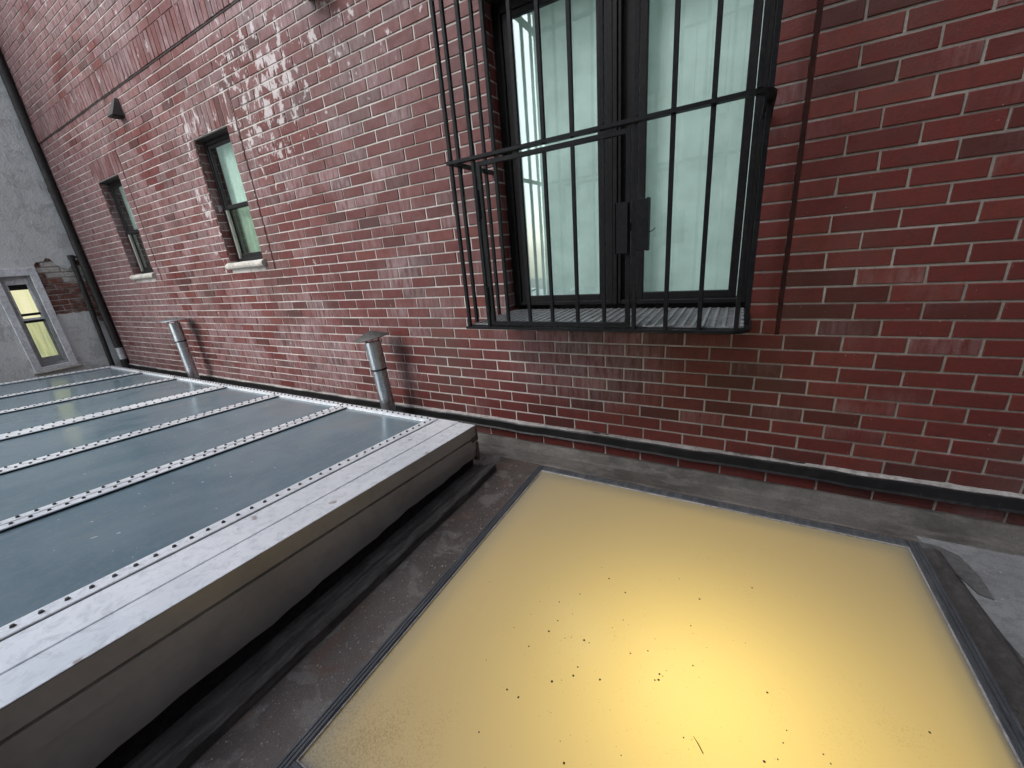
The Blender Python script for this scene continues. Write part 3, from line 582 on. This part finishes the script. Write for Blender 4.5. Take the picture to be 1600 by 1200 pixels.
# ------------------------------------------------------------------ vent pipes
def vent(x, y, ztop, r, label, capr, lean, dark):
    v = thing('vent_pipe', label, 'vent pipe', 'galvanised vent pipes behind the skylight')
    L = lambda z: (x + lean * (z - .02), y, z)
    MB().tube([L(.02), L(ztop - .05)], r, 20).obj('pipe', 'galv', v)
    MB().tube([L(ztop - .22), L(ztop - .03)], r * 1.09, 20).obj('sleeve', 'galv', v)
    MB().tube([L(ztop - .232), L(ztop - .219)], r * 1.13, 20).obj('band', 'pipe_black', v)
    MB().tube([L(.02), L(.10), L(.16)], [r * 1.9, r * 1.5, r * 1.06], 20).obj('boot', 'galv_dark', v)
    for k in range(3):
        a = k * 2.09 + .4; c = Vector(L(ztop - .03)) + Vector((math.cos(a) * r * .9, math.sin(a) * r * .9, 0)); MB().tube([c, c + Vector((math.cos(a) * .01, math.sin(a) * .01, .055))], .005, 6).obj('cap_leg', 'galv_dark', v)
    hc = .042 if dark else .020; b = MB(); c = L(ztop); b.tube([(0, 0, -.004), (0, 0, .0), (0, 0, .004), (0, 0, hc), (0, 0, hc + .003)], [capr * .97, capr, capr * .97, capr * .2, .004], 24)
    o = b.obj('rain_cap', 'galv_dark' if dark else 'galv', v); o.location = (c[0], y, ztop); o.rotation_euler = (math.radians(3) if dark else 0, math.radians(-7) if dark else 0, 0)
vent(-2.125, -.165, .775, .049, 'metal vent pipe with tilted dark cap nearer the iron grille', .115, -.06, True)
vent(-5.11, -.15, .875, .048, 'metal vent pipe with flat pale cap nearer the stucco wall', .135, -.03, False)

# ------------------------------------------------------------------ large metal skylight
SL = .072; KX, KY, KZ = -1.29, -.300, .300                  # wall-side near corner of its top plane; slope falls to the wall
YN = -4.3
def tz(y): return KZ - SL * (y - KY)
sk = thing('metal_skylight', 'long low aluminium skylight with seven bluish panes and screwed bars', 'skylight')
FX = -6.86
def slab(b, xa, xb, ya, yb, up, th, ch=.002):                # box following the slope
    t2 = MB().cbox(xa, xb, ya, yb, -th, 0, ch); return b.add([(x, y, z + tz(y) + up) for x, y, z in t2.v], t2.f)
# glazing bars; x of centre, half width
BARS = [(-1.585, .028, 1), (-2.392, .048, 2), (-3.212, .048, 2), (-4.045, .075, 2), (-5.000, .048, 2), (-5.855, .048, 2), (-6.80, .05, 1)]
GTOP = .000
flange = MB(); slab(flange, KX - .125, KX, YN, KY + .012, .0, .004, .0012); slab(flange, KX - .262, KX - .122, YN, KY + .012, .004, .006, .0015)
flange.obj('edge_flange', 'alu', sk)
b = MB(); slab(b, FX, KX - .2645, KY - .055, KY + .012, .003, .008, .0015); b.obj('eaves_cap', 'alu', sk)
b = MB(); slab(b, FX - .07, FX - .001, YN, KY + .012, .003, .008, .0015); b.obj('end_cap', 'alu', sk)
# side faces (towards the yellow rooflight): upper fascia, groove, lower sheet, dark foot
def side(b, pts_far, pts_near):
    n = len(pts_far); b.add(pts_far + pts_near, [(i, i + 1, n + i + 1, n + i) for i in range(n - 1)])
b = MB(); yf, yn = KY + .010, YN
for (u0, x_0, u1, x_1) in ((-.0045, .0, -.072, -.001), (-.072, -.001, -.0735, -.016), (-.0735, -.016, -.083, -.016), (-.083, -.016, -.0845, .0), (-.0845, .0, -.150, -.003), (-.150, -.003, -.152, -.007)):
    b.add([(KX + x_0, yf, tz(yf) + u0), (KX + x_1, yf, tz(yf) + u1), (KX + x_1, yn, tz(yn) + u1), (KX + x_0, yn, tz(yn) + u0)], [(0, 1, 2, 3)])
b.obj('fascia', 'alu_side', sk)
b = MB(); n = 60
for i in range(n):
    ya, yb = yf + (yn - yf) * i / n, yf + (yn - yf) * (i + 1) / n
    bo = lambda y: .100 + .004 * math.sin(y * 5.2) + .004 * math.sin(y * 13.7 + 1) + .003 * math.sin(y * 41) + (-(y - KY)) * .012
    b.add([(KX - .007, ya, tz(ya) - .150), (KX - .012, ya, bo(ya)), (KX - .012, yb, bo(yb)), (KX - .007, yb, tz(yb) - .150)], [(0, 1, 2, 3)])
b.obj('lower_sheet', 'alu_side', sk)
b = MB(); b.box(KX - .2, KX - .046, yn, yf - .005, RZ, .18); b.obj('curb_foot', 'tar', sk)
# wall-side face, end faces, body
b = MB(); b.add([(FX - .07, yf + .003, tz(yf) - .002), (KX - .002, yf + .003, tz(yf) - .002), (KX - .002, yf + .003, .06), (FX - .07, yf + .003, .06)], [(0, 1, 2, 3)]); b.obj('eaves_face', 'alu_side', sk)
b = MB(); b.add([(FX - .07, yf, RZ), (FX - .07, yn, RZ), (FX - .07, yn, tz(yn) - .002), (FX - .07, yf, tz(yf) - .002)], [(0, 1, 2, 3)]); b.add([(FX - .07, yn, RZ), (KX - .05, yn, RZ), (KX, yn, tz(yn)), (FX - .07, yn, tz(yn))], [(0, 1, 2, 3)]); b.obj('end_face', 'alu_side', sk)
b = MB(); b.cbox(KX - .03, KX + .006, yf - .002, yf + .006, .20, .292, .001); b.cbox(KX - .002, KX + .005, yf - .05, yf + .004, .205, .235, .001); b.cbox(KX - .05, KX + .004, yf - .012, yf + .008, .075, .19, .002); b.obj('corner_plate', 'rusty', sk)
# screws
def screw_mesh():
    b = MB(); b.tube([(0, 0, 0), (0, 0, .0014)], .0068, 10); b.tube([(0, 0, .0014), (0, 0, .006)], [.0055, .005], 6); return b.mesh('screw', 'screw')
SM = screw_mesh(); SCR = []
cores = []
for (xc, hw, rows) in BARS:
    b = MB()
    if rows == 2:
        g = .0045 if hw < .06 else -.001
        slab(b, xc - hw, xc - g, YN, KY - .052, .010, .006, .0012); slab(b, xc + g, xc + hw, YN, KY - .052, .010, .006, .0012)
        cores.append((xc, hw))
        lines = [xc - hw * .52, xc + hw * .52] if hw < .06 else [xc - hw * .72, xc + hw * .72]
    else:
        slab(b, xc - hw, xc + hw, YN, KY - .020, .010, .0058, .0012); slab(b, xc - hw * .7, xc + hw * .7, YN, KY - .03, .0042, .02, .0012); lines = [xc]
    bar = b.obj('glazing_bar', 'alu', sk)
    for r, x in enumerate(lines):
        y = KY - .045 - .025 * r
        while y > -2.25: SCR.append((x, y, tz(y) + .0101, bar)); y -= .05
for xc, hw in cores: b = MB(); slab(b, xc - hw * .8, xc + hw * .8, YN, KY - .055, .0035, .02, .0012); b.obj('bar_core', 'bronze', sk)
b = MB(); slab(b, FX + .05, -1.56, KY - .050, KY - .004, .0105, .0065, .0012); cap = b.obj('eaves_bar', 'alu', sk)
x = -1.62
while x > FX + .08: SCR.append((x, KY - .027, tz(KY - .027) + .0106, cap)); x -= .05
SCR = [s for s in SCR if inview(s[:3], 20)]; SCR.sort(key=lambda s: (Vector(s[:3]) - C0).length)
tilt = math.atan(-SL)
for s in SCR[:300]:
    o = link('screw', SM, s[3], loc=s[:3]); o.rotation_euler = (tilt, 0, random.random() * 6)
b = MB(); b.sm = True
for s in SCR[300:]: b.add([(v.co.x + s[0], v.co.y + s[1], v.co.z + s[2]) for v in SM.vertices], [tuple(p.vertices) for p in SM.polygons])
b.obj('screw', 'screw', sk, kind='stuff')
edges = [(-1.585 - .02)] + [x for x, _, _ in BARS[1:]]
xsb = [bx_[0] for bx_ in BARS]
for a, c2 in zip(xsb[1:], xsb):
    b = MB(); slab(b, a + .012, c2 - .012, YN, KY - .036, -.004 - (.0005 * (int(a * 10) % 3)), .012, .001); b.obj('pane', 'sky_glass', sk)
b = MB(); slab(b, FX, KX - .3, YN + .05, KY - .03, -.03, .04, .001); b.obj('inner_deck', 'tar', sk)
# sill ledge along its foot
lg = thing('sill_ledge', 'dark tarred timber sleeper along the foot of the metal skylight', 'sleeper')
b = MB(); n = 130
for i in range(n):
    ya, yb = -.292 + (YN + .292) * i / n, -.292 + (YN + .292) * (i + 1) / n
    def prf(y):
        wv = .0018 * math.sin(y * 8) + .001 * math.sin(y * 21); w2 = .0016 * math.sin(y * 47 + 1) * math.sin(y * 11); return [(KX - .06, y, .026), (-1.262 + w2, y, .034), (-1.235 + wv, y, .046 + w2 * .4), (-1.208 + wv, y, .052), (-1.204 + wv + w2, y, .058), (-1.176 + wv, y, .062 + wv * .4), (-1.171 + wv + w2, y, .056), (-1.169 + wv, y, RZ)]
    A, B_ = prf(ya), prf(yb)
    for k in range(len(A) - 1): b.add([A[k], A[k+1], B_[k+1], B_[k]], [(0, 1, 2, 3)])
A = prf(-.292); b.add(A + [(KX - .06, -.292, RZ)], [tuple(range(len(A) + 1))]); b.obj('sleeper', 'ledge', lg)

# ------------------------------------------------------------------ yellow rooflight with a lamp under it
ht = thing('yellow_rooflight', 'square rooflight with glowing yellow translucent panel and dark frame', 'rooflight')
RW = .034
for (xa, xb, ya, yb, ax) in ((HX0, HX0 + RW, HY0, HY1, 1), (HX1 - RW, HX1, HY0, HY1, 1), (HX0 + RW + .0005, HX1 - RW - .0005, HY1 - RW, HY1, 0), (HX0 + RW + .0005, HX1 - RW - .0005, HY0, HY0 + RW, 0)):
    b = MB(); b.cbox(xa, xb, ya, yb, HZ - .040, HZ - .003, .002)
    for k in range(3):                                       # ribs along the rail
        u0, u1 = (.08 + .31 * k), (.08 + .31 * k + .24)
        if ax: b.cbox(xa + RW * u0, xa + RW * u1, ya + .002, yb - .002, HZ - .0035, HZ, .001)
        else: b.cbox(xa + .002, xb - .002, ya + RW * u0, ya + RW * u1, HZ - .0035, HZ, .001)
    b.obj('frame_rail', 'rubber', ht)
b = MB(); b.add([(HX0 + RW - .004, HY0 + RW - .004, HZ - .012), (HX1 - RW + .004, HY0 + RW - .004, HZ - .012), (HX1 - RW + .004, HY1 - RW + .004, HZ - .012), (HX0 + RW - .004, HY1 - RW + .004, HZ - .012)], [(0, 1, 2, 3)])
b.obj('panel', 'acrylic', ht)
b = MB()
for (xa, xb, ya, yb) in ((HX0 + RW, HX0 + RW + .005, HY0 + RW, HY1 - RW), (HX1 - RW - .005, HX1 - RW, HY0 + RW, HY1 - RW), (HX0 + RW + .005, HX1 - RW - .005, HY1 - RW - .006, HY1 - RW), (HX0 + RW + .005, HX1 - RW - .005, HY0 + RW, HY0 + RW + .005)): b.cbox(xa, xb, ya, yb, HZ - .0115, HZ - .006, .001)
b.obj('seal', 'caulk', ht)
b = MB(); i0 = .062                                          # kerb under the frame and the shaft below
for (xa, xb, ya, yb) in ((HX0 + i0, HX0 + i0 + .02, HY0 + i0, HY1 - i0), (HX1 - i0 - .02, HX1 - i0, HY0 + i0, HY1 - i0), (HX0 + i0 + .02, HX1 - i0 - .02, HY1 - i0 - .02, HY1 - i0), (HX0 + i0 + .02, HX1 - i0 - .02, HY0 + i0, HY0 + i0 + .02)): b.box(xa, xb, ya, yb, -.05, HZ - .0405)
b.obj('kerb', 'dark_sheet', ht)
b = MB(); xa, xb, ya, yb = HX0 + .083, HX1 - .083, HY0 + .083, HY1 - .083
for (p, q) in (((xa, ya), (xb, ya)), ((xb, ya), (xb, yb)), ((xb, yb), (xa, yb)), ((xa, yb), (xa, ya))): b.add([(*p, -.9), (*q, -.9), (*q, HZ - .041), (*p, HZ - .041)], [(0, 1, 2, 3)])
b.add([(xa, ya, -.9), (xb, ya, -.9), (xb, yb, -.9), (xa, yb, -.9)], [(0, 1, 2, 3)]); b.obj('shaft', 'shaft', ht)
def lamp(name, loc, en, col, rad):
    l = bpy.data.lights.new(name, 'POINT'); l.energy = en; l.color = col; l.shadow_soft_size = rad; o = bpy.data.objects.new(name, l); COL.objects.link(o); o.location = loc; o.parent = ht
lamp('shaft_lamp', (.02, -1.20, -.36), 7.4, (1.0, .83, .38), .10)

# ------------------------------------------------------------------ litter: specks on the panel, grit on the roof
def pebble(b, x, y, z, r, rr, flat=.5):
    n = 6; ps = [(x + r * rr.uniform(.7, 1.1) * math.cos(k * 1.047), y + r * rr.uniform(.7, 1.1) * math.sin(k * 1.047), z) for k in range(n)]
    b.add(ps + [(x + rr.uniform(-.2, .2) * r, y + rr.uniform(-.2, .2) * r, z + r * flat)], [(k, (k + 1) % n, n) for k in range(n)])
rr = random.Random(11); b = MB()
for i in range(230):
    u = rr.gauss(-.15, .22); v = rr.gauss(-1.20, .17)
    if not (HX0 + .05 < u < HX1 - .05 and HY0 + .05 < v < HY1 - .05): continue
    r = .0008 + .0034 * rr.random() ** 6
    pebble(b, u, v, HZ - .0118, r, rr)
b.obj('panel_specks', 'speck', kind='stuff', label='dark specks of dirt scattered on the yellow panel', category='dirt')
b = MB()
for i in range(1500):
    if rr.random() < .75: x, y = rr.uniform(-1.155, HX0 - .004), rr.uniform(-2.1, -.2)
    elif rr.random() < .6: x, y = rr.uniform(-1.2, 1.4), rr.uniform(-.285, -.13)
    else: x, y = rr.uniform(.74, 1.4), rr.uniform(-1, -.13)
    pebble(b, x, y, RZ + (.008 if x > .7 else 0), .0008 + .0028 * rr.random() ** 3, rr, .7)
b.obj('roof_grit', 'grit', kind='stuff', label='pale grit lying on the roof round the rooflight', category='grit')
def twig(pts, label):
    MB().tube(pts, [.0012] * (len(pts) - 1) + [.0005], 6).obj('twig', 'speck', label=label, category='twig')
zt = HZ - .0105
twig([(.02, -1.315, zt), (.008, -1.30, zt + .001), (-.004, -1.288, zt + .001)], 'tiny dark twig on the yellow panel at the bottom edge of the photo')

# ------------------------------------------------------------------ building across the yard, seen in the window reflections
ob = thing('opposite_building', 'pale brown brick building across the yard reflected in the wide window', 'building')
OY = -5.6; OX0 = -3.45
MB().box(OX0, 9, OY - 3, OY, -.2, 8.5).obj('wall', 'far_brick', ob)
MB().cbox(OX0 - .12, 9, OY - .01, OY + .28, 5.1, 5.5, .03).obj('cornice', 'far_stone', ob)
for xw in (-2.3, .1, 2.5, 4.9):
    for zw in (1.2, 3.4):
        f = MB().cbox(xw, xw + 1.0, OY - .05, OY + .03, zw, zw + 1.6, .01).obj('window', 'far_stone', ob); MB().box(xw + .08, xw + .92, OY, OY + .034, zw + .08, zw + 1.52).obj('pane', 'far_glass', f)
for z in (3.0,):
    MB().cbox(-1.0, 3.2, OY + .02, OY + .75, z, z + .05, .005).obj('balcony', 'iron', ob)
    for k in range(22): MB().box(-1.0 + k * .2, -.985 + k * .2, OY + .73, OY + .745, z + .05, z + .95).obj('baluster', 'iron', ob)
    MB().box(-1.0, 3.2, OY + .725, OY + .75, z + .95, z + .98).obj('handrail', 'iron', ob)

# unseen building added past the right edge to darken that side
nb = thing('shade_building', 'unseen pale brick block added beyond the right edge to darken the wall', 'building')
MB().box(3.6, 6, -9, -.02, -.2, 6.5).obj('wall', 'far_brick', nb); MB().cbox(3.45, 3.6, -9, -.02, 6.0, 6.5, .03).obj('cornice', 'far_stone', nb)
